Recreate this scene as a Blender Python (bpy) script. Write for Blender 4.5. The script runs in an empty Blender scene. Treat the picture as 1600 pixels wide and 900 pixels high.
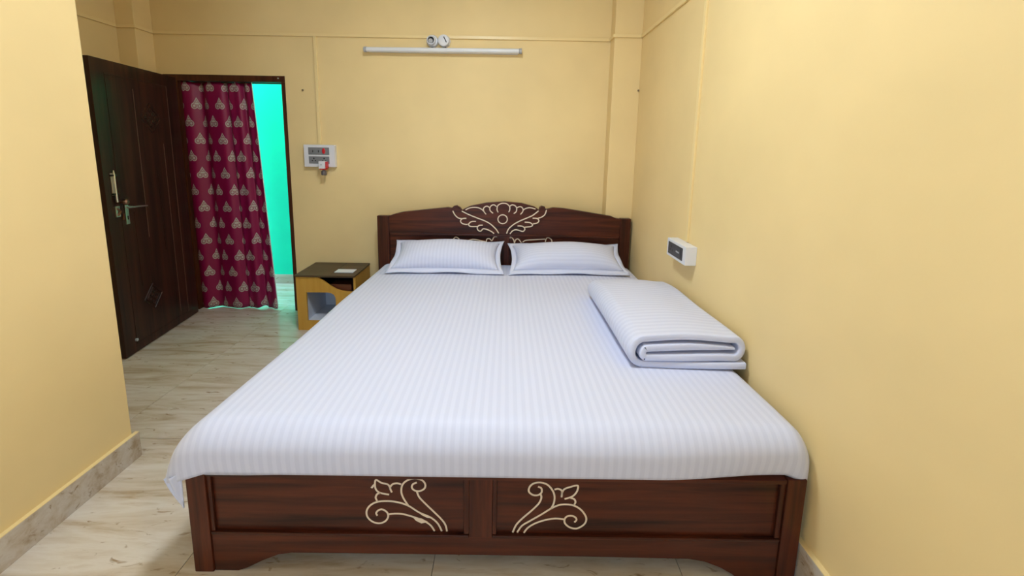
import bpy, bmesh, math, random
from mathutils import Vector, Matrix
random.seed(7)
scene = bpy.context.scene
C = scene.collection

# ------------------------------------------------------------------ camera
PITCH, YAW, ROLL, CAM_H, FPX = 0.1502, 0.0031, 0.0166, 1.4077, 650.62
cd = bpy.data.cameras.new('camera')
cam = bpy.data.objects.new('camera', cd); C.objects.link(cam)
cd.sensor_width = 36.0
cd.lens = FPX / 1600 * 36.0
cd.shift_x = 7.57 / 1600
cd.shift_y = -119.57 / 1600
cd.clip_start = 0.05
R0 = Vector((math.cos(YAW), -math.sin(YAW), 0))
F0 = Vector((math.sin(YAW) * math.cos(PITCH), math.cos(YAW) * math.cos(PITCH), -math.sin(PITCH)))
U0 = R0.cross(F0)
cx = R0 * math.cos(ROLL) + U0 * math.sin(ROLL)
cy = U0 * math.cos(ROLL) - R0 * math.sin(ROLL)
m = Matrix.Identity(4)
for i in range(3):
    m[i][0] = cx[i]; m[i][1] = cy[i]; m[i][2] = -F0[i]
m[2][3] = CAM_H
cam.matrix_world = m
scene.camera = cam

# ------------------------------------------------------------------ light and exposure
w = bpy.data.worlds.new('sky'); scene.world = w
w.use_nodes = True
w.node_tree.nodes['Background'].inputs[0].default_value = (0.44, 0.70, 1.0, 1)
w.node_tree.nodes['Background'].inputs[1].default_value = 6.4
scene.view_settings.view_transform = 'Standard'
scene.view_settings.look = 'None'
scene.view_settings.gamma = 1.0
scene.view_settings.use_curve_mapping = False
scene.view_settings.exposure = 0.0
SUN = 20.0
LAMP = 75.0      # radiance of the ceiling lamp's diffuser

def area(name, loc, target, sx, sy, power, col):
    l = bpy.data.lights.new(name, 'AREA'); l.shape = 'RECTANGLE'
    l.size = sx; l.size_y = sy; l.energy = power; l.color = col
    o = bpy.data.objects.new(name, l); C.objects.link(o)
    o.location = loc
    o.rotation_euler = (Vector(target) - Vector(loc)).to_track_quat('-Z', 'Y').to_euler()
    return o
WX0, WX1, WZ0, WZ1, YF = -1.30, -0.05, 0.62, 2.05, -1.6      # tall window behind the camera
def portal(name, loc, target, sx, sy):
    o = area(name, loc, target, sx, sy, 1, (1, 1, 1)); o.data.cycles.is_portal = True
portal('window_portal', ((WX0 + WX1) / 2, YF - 0.13, (WZ0 + WZ1) / 2), ((WX0 + WX1) / 2, 3, (WZ0 + WZ1) / 2), WX1 - WX0, WZ1 - WZ0)
portal('corridor_portal', (-2.5, 3.83, 3.02), (-2.5, 3.83, 0), 5.4, 0.6)
sd = bpy.data.lights.new('sun', 'SUN'); sd.energy = SUN; sd.angle = 0.01; sd.color = (1.0, 0.96, 0.90)
sun = bpy.data.objects.new('sun', sd); C.objects.link(sun)
el = math.radians(58)                              # falls through the window onto the floor behind the camera
sun.rotation_euler = Vector((0.10, math.cos(el), -math.sin(el))).to_track_quat('-Z', 'Y').to_euler()

# ------------------------------------------------------------------ dimensions (metres)
D = 3.413          # back wall face
XR = 1.006         # right wall face
XL = -1.6565       # near left wall face
YL = 1.694         # its end
XLL = -2.904       # left wall of the door recess
ZC = 2.95          # ceiling
BX0, BX1, YH, YB = -1.013, 0.981, 3.246, 1.189   # bed: sides, headboard face, footboard face

# ------------------------------------------------------------------ node helpers
class S:
    """a shader socket with arithmetic"""
    nt = None
    def __init__(self, s): self.s = s
    @staticmethod
    def op(kind, *a):
        n = S.nt.nodes.new('ShaderNodeMath'); n.operation = kind
        for i, v in enumerate(a):
            if isinstance(v, S): S.nt.links.new(v.s, n.inputs[i])
            else: n.inputs[i].default_value = v
        return S(n.outputs[0])
    def __add__(s, o): return S.op('ADD', s, o)
    __radd__ = __add__
    def __sub__(s, o): return S.op('SUBTRACT', s, o)
    def __rsub__(s, o): return S.op('SUBTRACT', o, s)
    def __mul__(s, o): return S.op('MULTIPLY', s, o)
    __rmul__ = __mul__
    def __truediv__(s, o): return S.op('DIVIDE', s, o)
    def lt(s, o): return S.op('LESS_THAN', s, o)
    def gt(s, o): return S.op('GREATER_THAN', s, o)
    def abs(s): return S.op('ABSOLUTE', s)
    def fract(s): return S.op('FRACT', s)
    def floor(s): return S.op('FLOOR', s)
    def sqrt(s): return S.op('SQRT', s)
    def min(s, o): return S.op('MINIMUM', s, o)
    def max(s, o): return S.op('MAXIMUM', s, o)
    def sin(s): return S.op('SINE', s)

def mat(name, col=(0.8, 0.8, 0.8), rough=0.5, metal=0.0, spec=0.5):
    m = bpy.data.materials.new(name); m.use_nodes = True
    b = m.node_tree.nodes['Principled BSDF']
    b.inputs['Base Color'].default_value = (*col, 1)
    b.inputs['Roughness'].default_value = rough
    b.inputs['Metallic'].default_value = metal
    b.inputs['Specular IOR Level'].default_value = spec
    return m
def nodes(m):
    nt = m.node_tree
    S.nt = nt
    return nt, nt.nodes, nt.links, nt.nodes['Principled BSDF']
def mapping(nt, scale=(1, 1, 1), coord='Object', rot=(0, 0, 0)):
    tc = nt.nodes.new('ShaderNodeTexCoord'); mp = nt.nodes.new('ShaderNodeMapping')
    mp.inputs['Scale'].default_value = scale; mp.inputs['Rotation'].default_value = rot
    nt.links.new(tc.outputs[coord], mp.inputs[0])
    return mp.outputs[0]
def noise(nt, vec, scale, detail=4, rough=0.55, dist=0.0):
    n = nt.nodes.new('ShaderNodeTexNoise')
    n.inputs['Scale'].default_value = scale; n.inputs['Detail'].default_value = detail
    n.inputs['Roughness'].default_value = rough; n.inputs['Distortion'].default_value = dist
    nt.links.new(vec, n.inputs['Vector'])
    return n.outputs['Fac']
def ramp(nt, fac, stops):
    r = nt.nodes.new('ShaderNodeValToRGB')
    e = r.color_ramp.elements
    while len(e) < len(stops): e.new(0.5)
    for el, (p, c) in zip(e, stops):
        el.position = p; el.color = (*c, 1)
    nt.links.new(fac, r.inputs[0])
    return r.outputs[0]
def mix(nt, fac, a, b, kind='MIX'):
    n = nt.nodes.new('ShaderNodeMix'); n.data_type = 'RGBA'; n.blend_type = kind
    for sock, v in ((n.inputs[0], fac), (n.inputs[6], a), (n.inputs[7], b)):
        if isinstance(v, (int, float)): sock.default_value = v
        elif isinstance(v, tuple): sock.default_value = (*v, 1)
        else: nt.links.new(v, sock)
    return n.outputs[2]
def bump(nt, h, strength, dist, b):
    n = nt.nodes.new('ShaderNodeBump')
    n.inputs['Strength'].default_value = strength; n.inputs['Distance'].default_value = dist
    nt.links.new(h, n.inputs['Height']); nt.links.new(n.outputs[0], b.inputs['Normal'])

# ------------------------------------------------------------------ materials
def paint(name, col, rough=0.55):
    m = mat(name, col, rough, spec=0.3)
    nt, N, L, b = nodes(m)
    v = mapping(nt)
    big = noise(nt, v, 1.7, 3)
    c = tuple(x * 0.95 for x in col); c2 = tuple(min(1, x * 1.04) for x in col)
    L.new(ramp(nt, big, [(0.3, c), (0.7, c2)]), b.inputs['Base Color'])
    bump(nt, noise(nt, v, 60, 3), 0.06, 0.004, b)
    return m
M_WALL = paint('yellow_wall_paint', (0.88, 0.665, 0.325))
M_GREEN = paint('turquoise_wall_paint', (0.004, 0.82, 0.56))
M_CEIL = paint('white_ceiling_paint', (0.86, 0.85, 0.84))
M_TRUNK = mat('yellow_trunking', (0.90, 0.69, 0.335), 0.35)

def travertine(name, tone=1.0, rough=0.13):
    m = mat(name, (0.6, 0.5, 0.4), rough)
    nt, N, L, b = nodes(m)
    oi = N.new('ShaderNodeObjectInfo')
    tc = N.new('ShaderNodeTexCoord')
    add = N.new('ShaderNodeVectorMath'); add.operation = 'ADD'
    sc = N.new('ShaderNodeVectorMath'); sc.operation = 'SCALE'
    sc.inputs[0].default_value = (0.35, 0.23, 0.2); L.new(oi.outputs['Random'], sc.inputs['Scale'])
    geo = N.new('ShaderNodeNewGeometry'); L.new(geo.outputs['Position'], add.inputs[0]); L.new(sc.outputs[0], add.inputs[1])
    mp = N.new('ShaderNodeMapping'); mp.inputs['Scale'].default_value = (1.3, 9.5, 9.5)
    mp.inputs['Rotation'].default_value = (0, 0, 0.04)
    L.new(add.outputs[0], mp.inputs[0])
    v = mp.outputs[0]
    bands = noise(nt, v, 1.6, 6, 0.62, 0.4)
    t = tone
    c1 = ramp(nt, bands, [(0.30, (0.46 * t, 0.335 * t, 0.21 * t)), (0.46, (0.64 * t, 0.53 * t, 0.41 * t)), (0.60, (0.73 * t, 0.645 * t, 0.55 * t)), (0.75, (0.57 * t, 0.44 * t, 0.31 * t))])
    mp2 = N.new('ShaderNodeMapping'); mp2.inputs['Scale'].default_value = (9, 26, 26)
    L.new(add.outputs[0], mp2.inputs[0])
    pits = noise(nt, mp2.outputs[0], 1.3, 3, 0.6, 0.8)
    mask = ramp(nt, pits, [(0.63, (0, 0, 0)), (0.72, (0.9, 0.9, 0.9))])
    c2 = mix(nt, mask, c1, (0.34 * t, 0.225 * t, 0.125 * t))
    L.new(c2, b.inputs['Base Color'])
    return m
M_TILE = travertine('travertine_floor_tile')
M_BASE = travertine('travertine_baseboard_tile', 0.86, 0.25)
M_GROUT = mat('grey_grout', (0.34, 0.30, 0.26), 0.8)

def wood(name, dark, light, axis, rough=0.32, scale=1.0, coat=0.0, spec=0.28):
    m = mat(name, dark, rough, spec=spec)
    nt, N, L, b = nodes(m)
    s = [24 * scale] * 3; s['xyz'.index(axis)] = 1.3 * scale
    v = mapping(nt, tuple(s))
    n1 = noise(nt, v, 1.0, 5, 0.6, 0.5)
    L.new(ramp(nt, n1, [(0.32, dark), (0.68, light)]), b.inputs['Base Color'])
    bump(nt, n1, 0.10, 0.003, b)
    b.inputs['Coat Weight'].default_value = coat
    b.inputs['Coat Roughness'].default_value = 0.2
    return m
DK, LT = (0.018, 0.0042, 0.0028), (0.120, 0.026, 0.010)
M_WOODX = wood('dark_varnished_wood_lengthwise', DK, LT, 'x', coat=0.0)
M_WOODZ = wood('dark_varnished_wood_upright', DK, LT, 'z', coat=0.0)
M_WOODY = wood('dark_varnished_wood_rail', DK, LT, 'y', coat=0.0)
M_DOOR = wood('dark_laminate_door', (0.018, 0.008, 0.005), (0.058, 0.020, 0.011), 'z', 0.30, 0.8)
M_FRAME = wood('brown_door_frame', (0.045, 0.012, 0.006), (0.090, 0.026, 0.010), 'z', 0.4)
M_GROOVE = mat('worn_groove_edge', (0.15, 0.075, 0.05), 0.35)
M_CREAM = mat('cream_carving_inlay', (0.84, 0.69, 0.53), 0.55)
M_WHITE = mat('white_plastic', (0.78, 0.77, 0.80), 0.35)
M_TUBE = mat('white_tube_diffuser', (0.80, 0.80, 0.82), 0.3)
M_GREYCAP = mat('grey_plastic_cap', (0.42, 0.42, 0.44), 0.4)
M_GREY = mat('grey_switch_module', (0.22, 0.22, 0.23), 0.45)
M_DGREY = mat('dark_grey_socket', (0.045, 0.042, 0.045), 0.4)
M_BLACK = mat('black_plastic', (0.008, 0.008, 0.008), 0.4)
M_RED = mat('red_plastic', (0.62, 0.012, 0.02), 0.35)
M_STEEL = mat('brushed_steel', (0.75, 0.76, 0.74), 0.28, 1.0)
M_BRONZE = mat('bronze_knob', (0.30, 0.17, 0.12), 0.3, 1.0)
M_YLAM = wood('ochre_laminate', (0.58, 0.30, 0.045), (0.66, 0.36, 0.065), 'z', 0.45, 0.7)
M_BTOP = wood('worn_brown_top', (0.030, 0.017, 0.009), (0.105, 0.065, 0.036), 'x', 0.35, 0.8)
M_INNER = mat('pale_blue_white_laminate', (0.68, 0.70, 0.78), 0.5)
M_PAPER = mat('white_card', (0.80, 0.80, 0.82), 0.6)
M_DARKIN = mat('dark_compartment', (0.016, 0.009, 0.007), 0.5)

def cloth(name, axis, period, phase=0.0, amt=0.024):
    """white satin stripe cotton: stripes repeat along `axis`"""
    m = mat(name, (0.8, 0.79, 0.83), 0.7, spec=0.25)
    nt, N, L, b = nodes(m)
    tc = N.new('ShaderNodeTexCoord'); sp = N.new('ShaderNodeSeparateXYZ')
    L.new(tc.outputs['UV' if axis in 'uv' else 'Object'], sp.inputs[0])
    x = S(sp.outputs[{'x': 0, 'y': 1, 'z': 2, 'u': 0, 'v': 1}[axis]])
    f = (x / period + phase).fract()
    st = S.op('SMOOTHSTEP', f, 0.40, 0.50) if False else ((f - 0.5).abs() * 10.0 - 2.0).min(1.0).max(0.0)
    col = mix(nt, st.s, (0.675 - amt, 0.695 - amt, 0.86 - amt), (0.695, 0.715, 0.88))
    L.new(col, b.inputs['Base Color'])
    rg = 0.72 - st * 0.22
    L.new(rg.s, b.inputs['Roughness'])
    v = mapping(nt)
    h = S(noise(nt, v, 9, 3)) * 1.0 + st * 0.06
    bump(nt, h.s, 0.15, 0.010, b)
    b.inputs['Sheen Weight'].default_value = 0.1
    return m
M_SHEET = cloth('white_striped_sheet', 'x', 0.0285)
M_PILV = cloth('white_pillow_upright_stripe', 'u', 0.0285)
M_PILH = cloth('white_pillow_cross_stripe', 'v', 0.0285, amt=0.02)
M_BLANK = cloth('white_blanket_cross_stripe', 'y', 0.034, amt=0.03)
M_HEM = mat('white_cotton_hem', (0.695, 0.715, 0.87), 0.7, spec=0.25)

def curtain_mat():
    m = mat('maroon_printed_curtain', (0.25, 0.005, 0.06), 0.45)
    nt, N, L, b = nodes(m)
    tc = N.new('ShaderNodeTexCoord'); sp = N.new('ShaderNodeSeparateXYZ')
    L.new(tc.outputs['UV'], sp.inputs[0])
    u, v = S(sp.outputs[0]), S(sp.outputs[1])         # metres of cloth
    PU, PV, HU, HV = 0.135, 0.140, 0.039, 0.048
    row = (v / PV).floor()
    odd = (row * 0.5).fract()                          # 0 or 0.5
    jit = (row * 12.9898).sin() * 0.10
    uu = ((u / PU + odd + jit).fract() - 0.5) * (PU / HU)
    vv = ((v / PV).fract() - 0.5) * (PV / HV)           # v runs upward
    au = uu.abs()
    lob = ((au - 0.44) * (au - 0.44) + (vv + 0.42) * (vv + 0.42)).sqrt()
    d_l = lob - 0.52
    wid = (1.02 - vv) * 0.60
    d_t = (au - wid.min(0.80)).max(vv * -1.0 - 0.42) * 0.85
    d = d_l.min(d_t)
    inside = d.lt(0.0)
    ring = (lob - 0.25).abs().lt(0.055)
    band = (vv - 0.22).abs().lt(0.06) * au.lt(0.40)
    line = (d + 0.17).abs().lt(0.04)
    dot = ((uu * uu + (vv - 0.55) * (vv - 0.55)).sqrt() - 0.09).lt(0.0)
    dark = ring.max(band).max(line).max(dot)
    col = mix(nt, (inside * (1.0 - dark * 0.72)).s, (0.29, 0.004, 0.072), (0.56, 0.49, 0.44))
    L.new(col, b.inputs['Base Color'])
    L.new((0.42 - inside * 0.12).s, b.inputs['Roughness'])
    tr = N.new('ShaderNodeBsdfTranslucent'); L.new(col, tr.inputs[0])
    mx = N.new('ShaderNodeMixShader'); mx.inputs[0].default_value = 0.12
    out = N['Material Output']
    L.new(b.outputs[0], mx.inputs[1]); L.new(tr.outputs[0], mx.inputs[2]); L.new(mx.outputs[0], out.inputs[0])
    return m
M_CURT = curtain_mat()

# ------------------------------------------------------------------ mesh helpers
class MB:
    def __init__(s): s.bm = bmesh.new(); s.uv = None
    def box(s, a, b, bev=0.0, seg=2):
        a = Vector(a); b = Vector(b)
        r = bmesh.ops.create_cube(s.bm, size=1)
        vs = r['verts']
        for v in vs:
            v.co = Vector(((a[i] + b[i]) / 2 + v.co[i] * abs(b[i] - a[i]) for i in range(3)))
        if bev > 0:
            es = list({e for v in vs for e in v.link_edges})
            bmesh.ops.bevel(s.bm, geom=es, offset=bev, segments=seg, profile=0.6, affect='EDGES', clamp_overlap=True)
        return s
    def prism(s, pts, y0, y1, bev=0.0):
        """outline in (x, z), extruded from y0 (front) to y1"""
        f = [s.bm.verts.new((x, y0, z)) for x, z in pts]
        g = [s.bm.verts.new((x, y1, z)) for x, z in pts]
        n = len(pts)
        faces = [s.bm.faces.new(f), s.bm.faces.new(g[::-1])]
        for i in range(n):
            faces.append(s.bm.faces.new((f[i], g[i], g[(i + 1) % n], f[(i + 1) % n])))
        bmesh.ops.recalc_face_normals(s.bm, faces=faces)
        if bev > 0:
            es = [e for e in faces[0].edges]
            bmesh.ops.bevel(s.bm, geom=es, offset=bev, segments=2, affect='EDGES', clamp_overlap=True)
        return s
    def tube(s, pts, r, n=8, squash=None, caps=True):
        """tube along points; squash = (axis vector, factor) flattens it"""
        P = [Vector(p) for p in pts]
        rings = []
        for i, p in enumerate(P):
            t = (P[min(i + 1, len(P) - 1)] - P[max(i - 1, 0)])
            if t.length < 1e-9: t = Vector((0, 0, 1))
            t.normalize()
            ref = Vector((0, 1, 0)) if abs(t.y) < 0.9 else Vector((1, 0, 0))
            a = t.cross(ref).normalized(); b2 = t.cross(a).normalized()
            rr = r[i] if isinstance(r, (list, tuple)) else r
            ring = []
            for k in range(n):
                q = a * math.cos(2 * math.pi * k / n) * rr + b2 * math.sin(2 * math.pi * k / n) * rr
                if squash: q -= squash[0] * q.dot(squash[0]) * (1 - squash[1])
                ring.append(s.bm.verts.new(p + q))
            rings.append(ring)
        fs = []
        for i in range(len(rings) - 1):
            for k in range(n):
                fs.append(s.bm.faces.new((rings[i][k], rings[i][(k + 1) % n], rings[i + 1][(k + 1) % n], rings[i + 1][k])))
        if caps:
            fs.append(s.bm.faces.new(rings[0][::-1])); fs.append(s.bm.faces.new(rings[-1]))
        bmesh.ops.recalc_face_normals(s.bm, faces=fs)
        return s
    def lathe(s, c, axis, prof, n=28):
        """profile of (distance along axis, radius) turned about axis at c"""
        c = Vector(c); axis = Vector(axis).normalized()
        ref = Vector((0, 0, 1)) if abs(axis.z) < 0.9 else Vector((1, 0, 0))
        a = axis.cross(ref).normalized(); b2 = axis.cross(a)
        rings = [[s.bm.verts.new(c + axis * h + (a * math.cos(2 * math.pi * k / n) + b2 * math.sin(2 * math.pi * k / n)) * max(r, 1e-5)) for k in range(n)] for h, r in prof]
        fs = []
        for i in range(len(rings) - 1):
            for k in range(n):
                fs.append(s.bm.faces.new((rings[i][k], rings[i][(k + 1) % n], rings[i + 1][(k + 1) % n], rings[i + 1][k])))
        fs.append(s.bm.faces.new(rings[0][::-1])); fs.append(s.bm.faces.new(rings[-1]))
        bmesh.ops.recalc_face_normals(s.bm, faces=fs)
        return s
    def grid(s, fn, nu, nv, uvfn=None):
        vs = [[s.bm.verts.new(fn(i / nu, j / nv)) for i in range(nu + 1)] for j in range(nv + 1)]
        lay = None
        if uvfn: lay = s.bm.loops.layers.uv.verify()
        for j in range(nv):
            for i in range(nu):
                f = s.bm.faces.new((vs[j][i], vs[j][i + 1], vs[j + 1][i + 1], vs[j + 1][i]))
                if lay:
                    for lp, (a, b2) in zip(f.loops, ((i, j), (i + 1, j), (i + 1, j + 1), (i, j + 1))):
                        lp[lay].uv = uvfn(a / nu, b2 / nv)
        return vs
    def build(s, name, material, parent=None, origin=None, smooth=True, angle=38):
        me = bpy.data.meshes.new(name)
        co = [v.co for v in s.bm.verts]
        lo = Vector((min(c[i] for c in co) for i in range(3))); hi = Vector((max(c[i] for c in co) for i in range(3)))
        o = bpy.data.objects.new(name, me); C.objects.link(o)
        if parent is not None:
            base = ORG[parent.name]
            org = Vector(((lo.x + hi.x) / 2, (lo.y + hi.y) / 2, lo.z)) if origin is None else Vector(origin)
            o.parent = parent; o.location = org - base
        else:
            org = Vector(((lo.x + hi.x) / 2, (lo.y + hi.y) / 2, lo.z)) if origin is None else Vector(origin)
            o.location = org
        bmesh.ops.translate(s.bm, verts=s.bm.verts, vec=-org)
        s.bm.to_mesh(me); s.bm.free()
        me.materials.append(material)
        if smooth:
            for p in me.polygons: p.use_smooth = True
            me.set_sharp_from_angle(angle=math.radians(angle))
            if angle < 60:
                wn_ = o.modifiers.new('even_normals', 'WEIGHTED_NORMAL'); wn_.keep_sharp = True
        ORG[o.name] = org
        return o
ORG = {}
def empty(name, loc):
    o = bpy.data.objects.new(name, None); C.objects.link(o)
    o.empty_display_size = 0.1
    o.location = loc; ORG[o.name] = Vector(loc)
    return o
def sub(name, parent, loc):
    o = bpy.data.objects.new(name, None); C.objects.link(o)
    o.parent = parent; o.location = Vector(loc) - ORG[parent.name]; ORG[o.name] = Vector(loc)
    return o
def tag(o, label, cat, group=None):
    o['label'] = label; o['category'] = cat
    if group: o['group'] = group
    return o
def struct(o, label=None, cat=None):
    o['kind'] = 'structure'
    if label: o['label'] = label
    if cat: o['category'] = cat
    return o
def box(a, b, bev=0.0): return MB().box(a, b, bev)
def spline(pts, sub=6):
    """Catmull-Rom through 2D points"""
    out = []
    P = [pts[0]] + list(pts) + [pts[-1]]
    for i in range(1, len(P) - 2):
        p0, p1, p2, p3 = P[i - 1], P[i], P[i + 1], P[i + 2]
        for k in range(sub):
            t = k / sub
            out.append(tuple(0.5 * (2 * p1[a] + (p2[a] - p0[a]) * t + (2 * p0[a] - 5 * p1[a] + 4 * p2[a] - p3[a]) * t * t + (3 * p1[a] - p0[a] - 3 * p2[a] + p3[a]) * t ** 3) for a in range(2)))
    out.append(tuple(pts[-1]))
    return out

# ================================================================== the setting
# floor of large travertine tiles, each with its own edges
fl = struct(box((XLL - 0.02, YF - 0.1, -0.06), (XR + 0.02, D + 0.12, -0.006)).build('floor', M_GROUT, smooth=False), 'glossy beige travertine tiled floor', 'floor')
xs = [XLL, -2.75, -1.910, -1.068, -0.228, 0.612, XR]
ys = [YF, -0.70, 0.14, 0.98, 1.82, 2.66, D + 0.115]
g = 0.0011
for i in range(len(xs) - 1):
    for j in range(len(ys) - 1):
        box((xs[i] + g, ys[j] + g, -0.012), (xs[i + 1] - g, ys[j + 1] - g, 0.0), 0.0006).build('tile', M_TILE, fl, smooth=False)
cf = struct(box((-5.2, D + 0.121, -0.06), (0.2, 4.32, -0.001)).build('floor_corridor', M_TILE, smooth=False), 'pale tiled corridor floor beyond the doorway', 'floor')

# walls
DX0, DX1, DZ = -2.725, -1.764, 1.944          # door opening in the back wall
wb = MB()
wb.box((XLL - 0.25, D, 0), (DX0, D + 0.12, ZC)); wb.box((DX1, D, 0), (XR + 0.15, D + 0.12, ZC)); wb.box((DX0, D, DZ), (DX1, D + 0.12, ZC))
wbk = struct(wb.build('wall_back', M_WALL, smooth=False), 'yellow painted back wall behind the headboard', 'wall')
box((0.7965, D - 0.1256, 0), (XR, D, ZC), 0.003).build('pilaster', M_WALL, wbk, smooth=False)
box((XLL, 3.251, 0), (-2.769, D, ZC), 0.003).build('pilaster', M_WALL, wbk, smooth=False)
struct(box((XR, YF - 0.12, 0), (XR + 0.15, D, ZC)).build('wall_right', M_WALL, smooth=False), 'yellow painted wall along the right of the bed', 'wall')
struct(box((XL - 0.13, YF - 0.12, 0), (XL, YL, ZC), 0.004).build('wall_left', M_WALL, smooth=False), 'yellow painted near wall at the left edge', 'wall')
struct(box((XLL - 0.25, YL - 0.13, 0), (XL - 0.13, YL, ZC)).build('wall_recess', M_WALL, smooth=False), 'yellow wall closing the door recess', 'wall')
struct(box((XLL - 0.25, YL, 0), (XLL, D, ZC)).build('wall_recess_left', M_WALL, smooth=False), 'shaded yellow wall behind the open door', 'wall')
wf = MB()
wf.box((XL, YF - 0.12, 0), (WX0, YF, ZC)); wf.box((WX1, YF - 0.12, 0), (XR, YF, ZC))
wf.box((WX0, YF - 0.12, 0), (WX1, YF, WZ0)); wf.box((WX0, YF - 0.12, WZ1), (WX1, YF, ZC))
struct(wf.build('wall_front', M_WALL, smooth=False), 'yellow wall with the window, behind the camera', 'wall')
wn = MB()
for a, b in (((WX0, WZ0), (WX0 + .05, WZ1)), ((WX1 - .05, WZ0), (WX1, WZ1)), ((WX0, WZ0), (WX1, WZ0 + .05)), ((WX0, WZ1 - .05), (WX1, WZ1)), (((WX0 + WX1) / 2 - .025, WZ0), ((WX0 + WX1) / 2 + .025, WZ1))):
    wn.box((a[0], YF - 0.09, a[1]), (b[0], YF - 0.03, b[1]))
struct(wn.build('window_1', M_FRAME, smooth=False), 'wooden window frame behind the camera', 'window')
struct(box((XLL - 0.25, YF - 0.12, ZC), (XR + 0.15, D + 0.12, ZC + 0.12)).build('ceiling', M_CEIL, smooth=False), 'plain ceiling above the bedroom', 'ceiling')
# corridor
struct(box((-5.2, 4.135, 0), (0.2, 4.3, 3.0)).build('wall_corridor', M_GREEN, smooth=False), 'bright turquoise corridor wall seen through the doorway', 'wall')
struct(box((-5.2, 4.12, 0), (0.2, 4.135, 0.092), 0.002).build('baseboard_corridor', M_BASE, smooth=False), 'stone baseboard of the turquoise corridor wall', 'baseboard')
# baseboards
HB = 0.116
struct(box((XL, YF, 0), (XL + 0.0177, YL + 0.0177, HB), 0.002).build('baseboard_left', M_BASE, smooth=False), 'beige stone baseboard along the near left wall', 'baseboard')
box((XL, YF, HB), (XL + 0.0172, YL + 0.017, HB + 0.003), 0.001).build('painted_top_edge', M_TRUNK, bpy.data.objects['baseboard_left'], smooth=False)
struct(box((XR - 0.019, YF, 0), (XR, D - 0.126, 0.135), 0.002).build('baseboard_right', M_BASE, smooth=False), 'stone baseboard at the foot of the right wall', 'baseboard')
box((XR - 0.0185, YF, 0.135), (XR, D - 0.126, 0.138), 0.001).build('painted_top_edge', M_TRUNK, bpy.data.objects['baseboard_right'], smooth=False)
struct(box((DX1 + 0.002, D - 0.015, 0), (0.7965, D, HB), 0.002).build('baseboard_back', M_BASE, smooth=False), 'stone baseboard at the foot of the back wall', 'baseboard')

# door frame
tf = struct(empty('trim_1', ((DX0 + DX1) / 2, D, 0)), 'dark brown wooden frame around the open doorway', 'door frame')
box((DX1 - 0.030, D - 0.004, 0), (DX1, D + 0.10, DZ - 0.048), 0.002).build('jamb', M_FRAME, tf)
box((DX0, D - 0.004, 0), (-2.612, D + 0.10, DZ - 0.048), 0.002).build('jamb', M_FRAME, tf)
lin = box((DX0, D - 0.004, DZ - 0.048), (DX1, D + 0.10, DZ), 0.002).build('lintel', M_FRAME, tf)
MB().lathe((-1.815, D - 0.004, 1.925), (0, -1, 0), [(0, .006), (.004, .006), (.006, .003)], 10).build('screw', M_STEEL, lin)

# open door leaf: built along local x from free edge (0) to hinge (L), face towards -y local
A = Vector((-2.465, 2.55, 0)); H = Vector((-2.575, 3.345, 0))
LEN = (H - A).length
def leafpart(mb, name, material, parent, **k):
    return mb.build(name, material, parent, **k)
door = struct(box((0, 0, 0.008), (LEN, 0.034, 1.908), 0.002).build('door_1', M_DOOR, origin=(0, 0, 0)), 'dark wood-grain door standing open into the room', 'door')
ORG['door_1'] = Vector((0, 0, 0))
def strip(x0, z0, x1, z1, wd=0.005):
    if abs(x1 - x0) < 1e-6: return box((x0 - wd / 2, -0.0022, z0), (x0 + wd / 2, 0.001, z1), 0.001)
    return box((x0, -0.0022, z0 - wd / 2), (x1, 0.001, z0 + wd / 2), 0.001)
for s4 in ((0.10, 1.825, 0.675, 1.825), (0.10, 0.062, 0.70, 0.062), (0.105, 0.062, 0.105, 1.825), (0.330, 0.75, 0.330, 1.76), (0.675, 0.062, 0.675, 1.825), (0.582, 0.10, 0.582, 1.40), (0.487, 0.62, 0.487, 1.18), (0.215, 0.43, 0.215, 0.95)):
    thin = s4[0] in (0.330, 0.675, 0.582)
    strip(*s4, wd=0.004).build('moulding', M_GROOVE if thin else M_DOOR, door)
def diamond(cx_, cz_, r):
    d = MB()
    for k in (1.0, 0.72):
        q = [(cx_, cz_ + r * k), (cx_ + r * k, cz_), (cx_, cz_ - r * k), (cx_ - r * k, cz_)]
        for a, b in zip(q, q[1:] + q[:1]):
            d.tube([(a[0], -0.001, a[1]), (b[0], -0.001, b[1])], 0.0055 if k == 1 else 0.003, 6)
    o = d.build('diamond_carving', M_DOOR, door)
    for i in (-1, 0, 1):
        for j in (-1, 0, 1):
            x = cx_ + (i + j) * r * 0.24; z = cz_ + (i - j) * r * 0.24
            MB().lathe((x, 0.0, z), (0, -1, 0), [(0, .015), (.004, .013), (.007, .006)], 10).build('stud', M_DOOR, o)
diamond(0.475, 1.580, 0.104); diamond(0.308, 0.325, 0.090)
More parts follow.
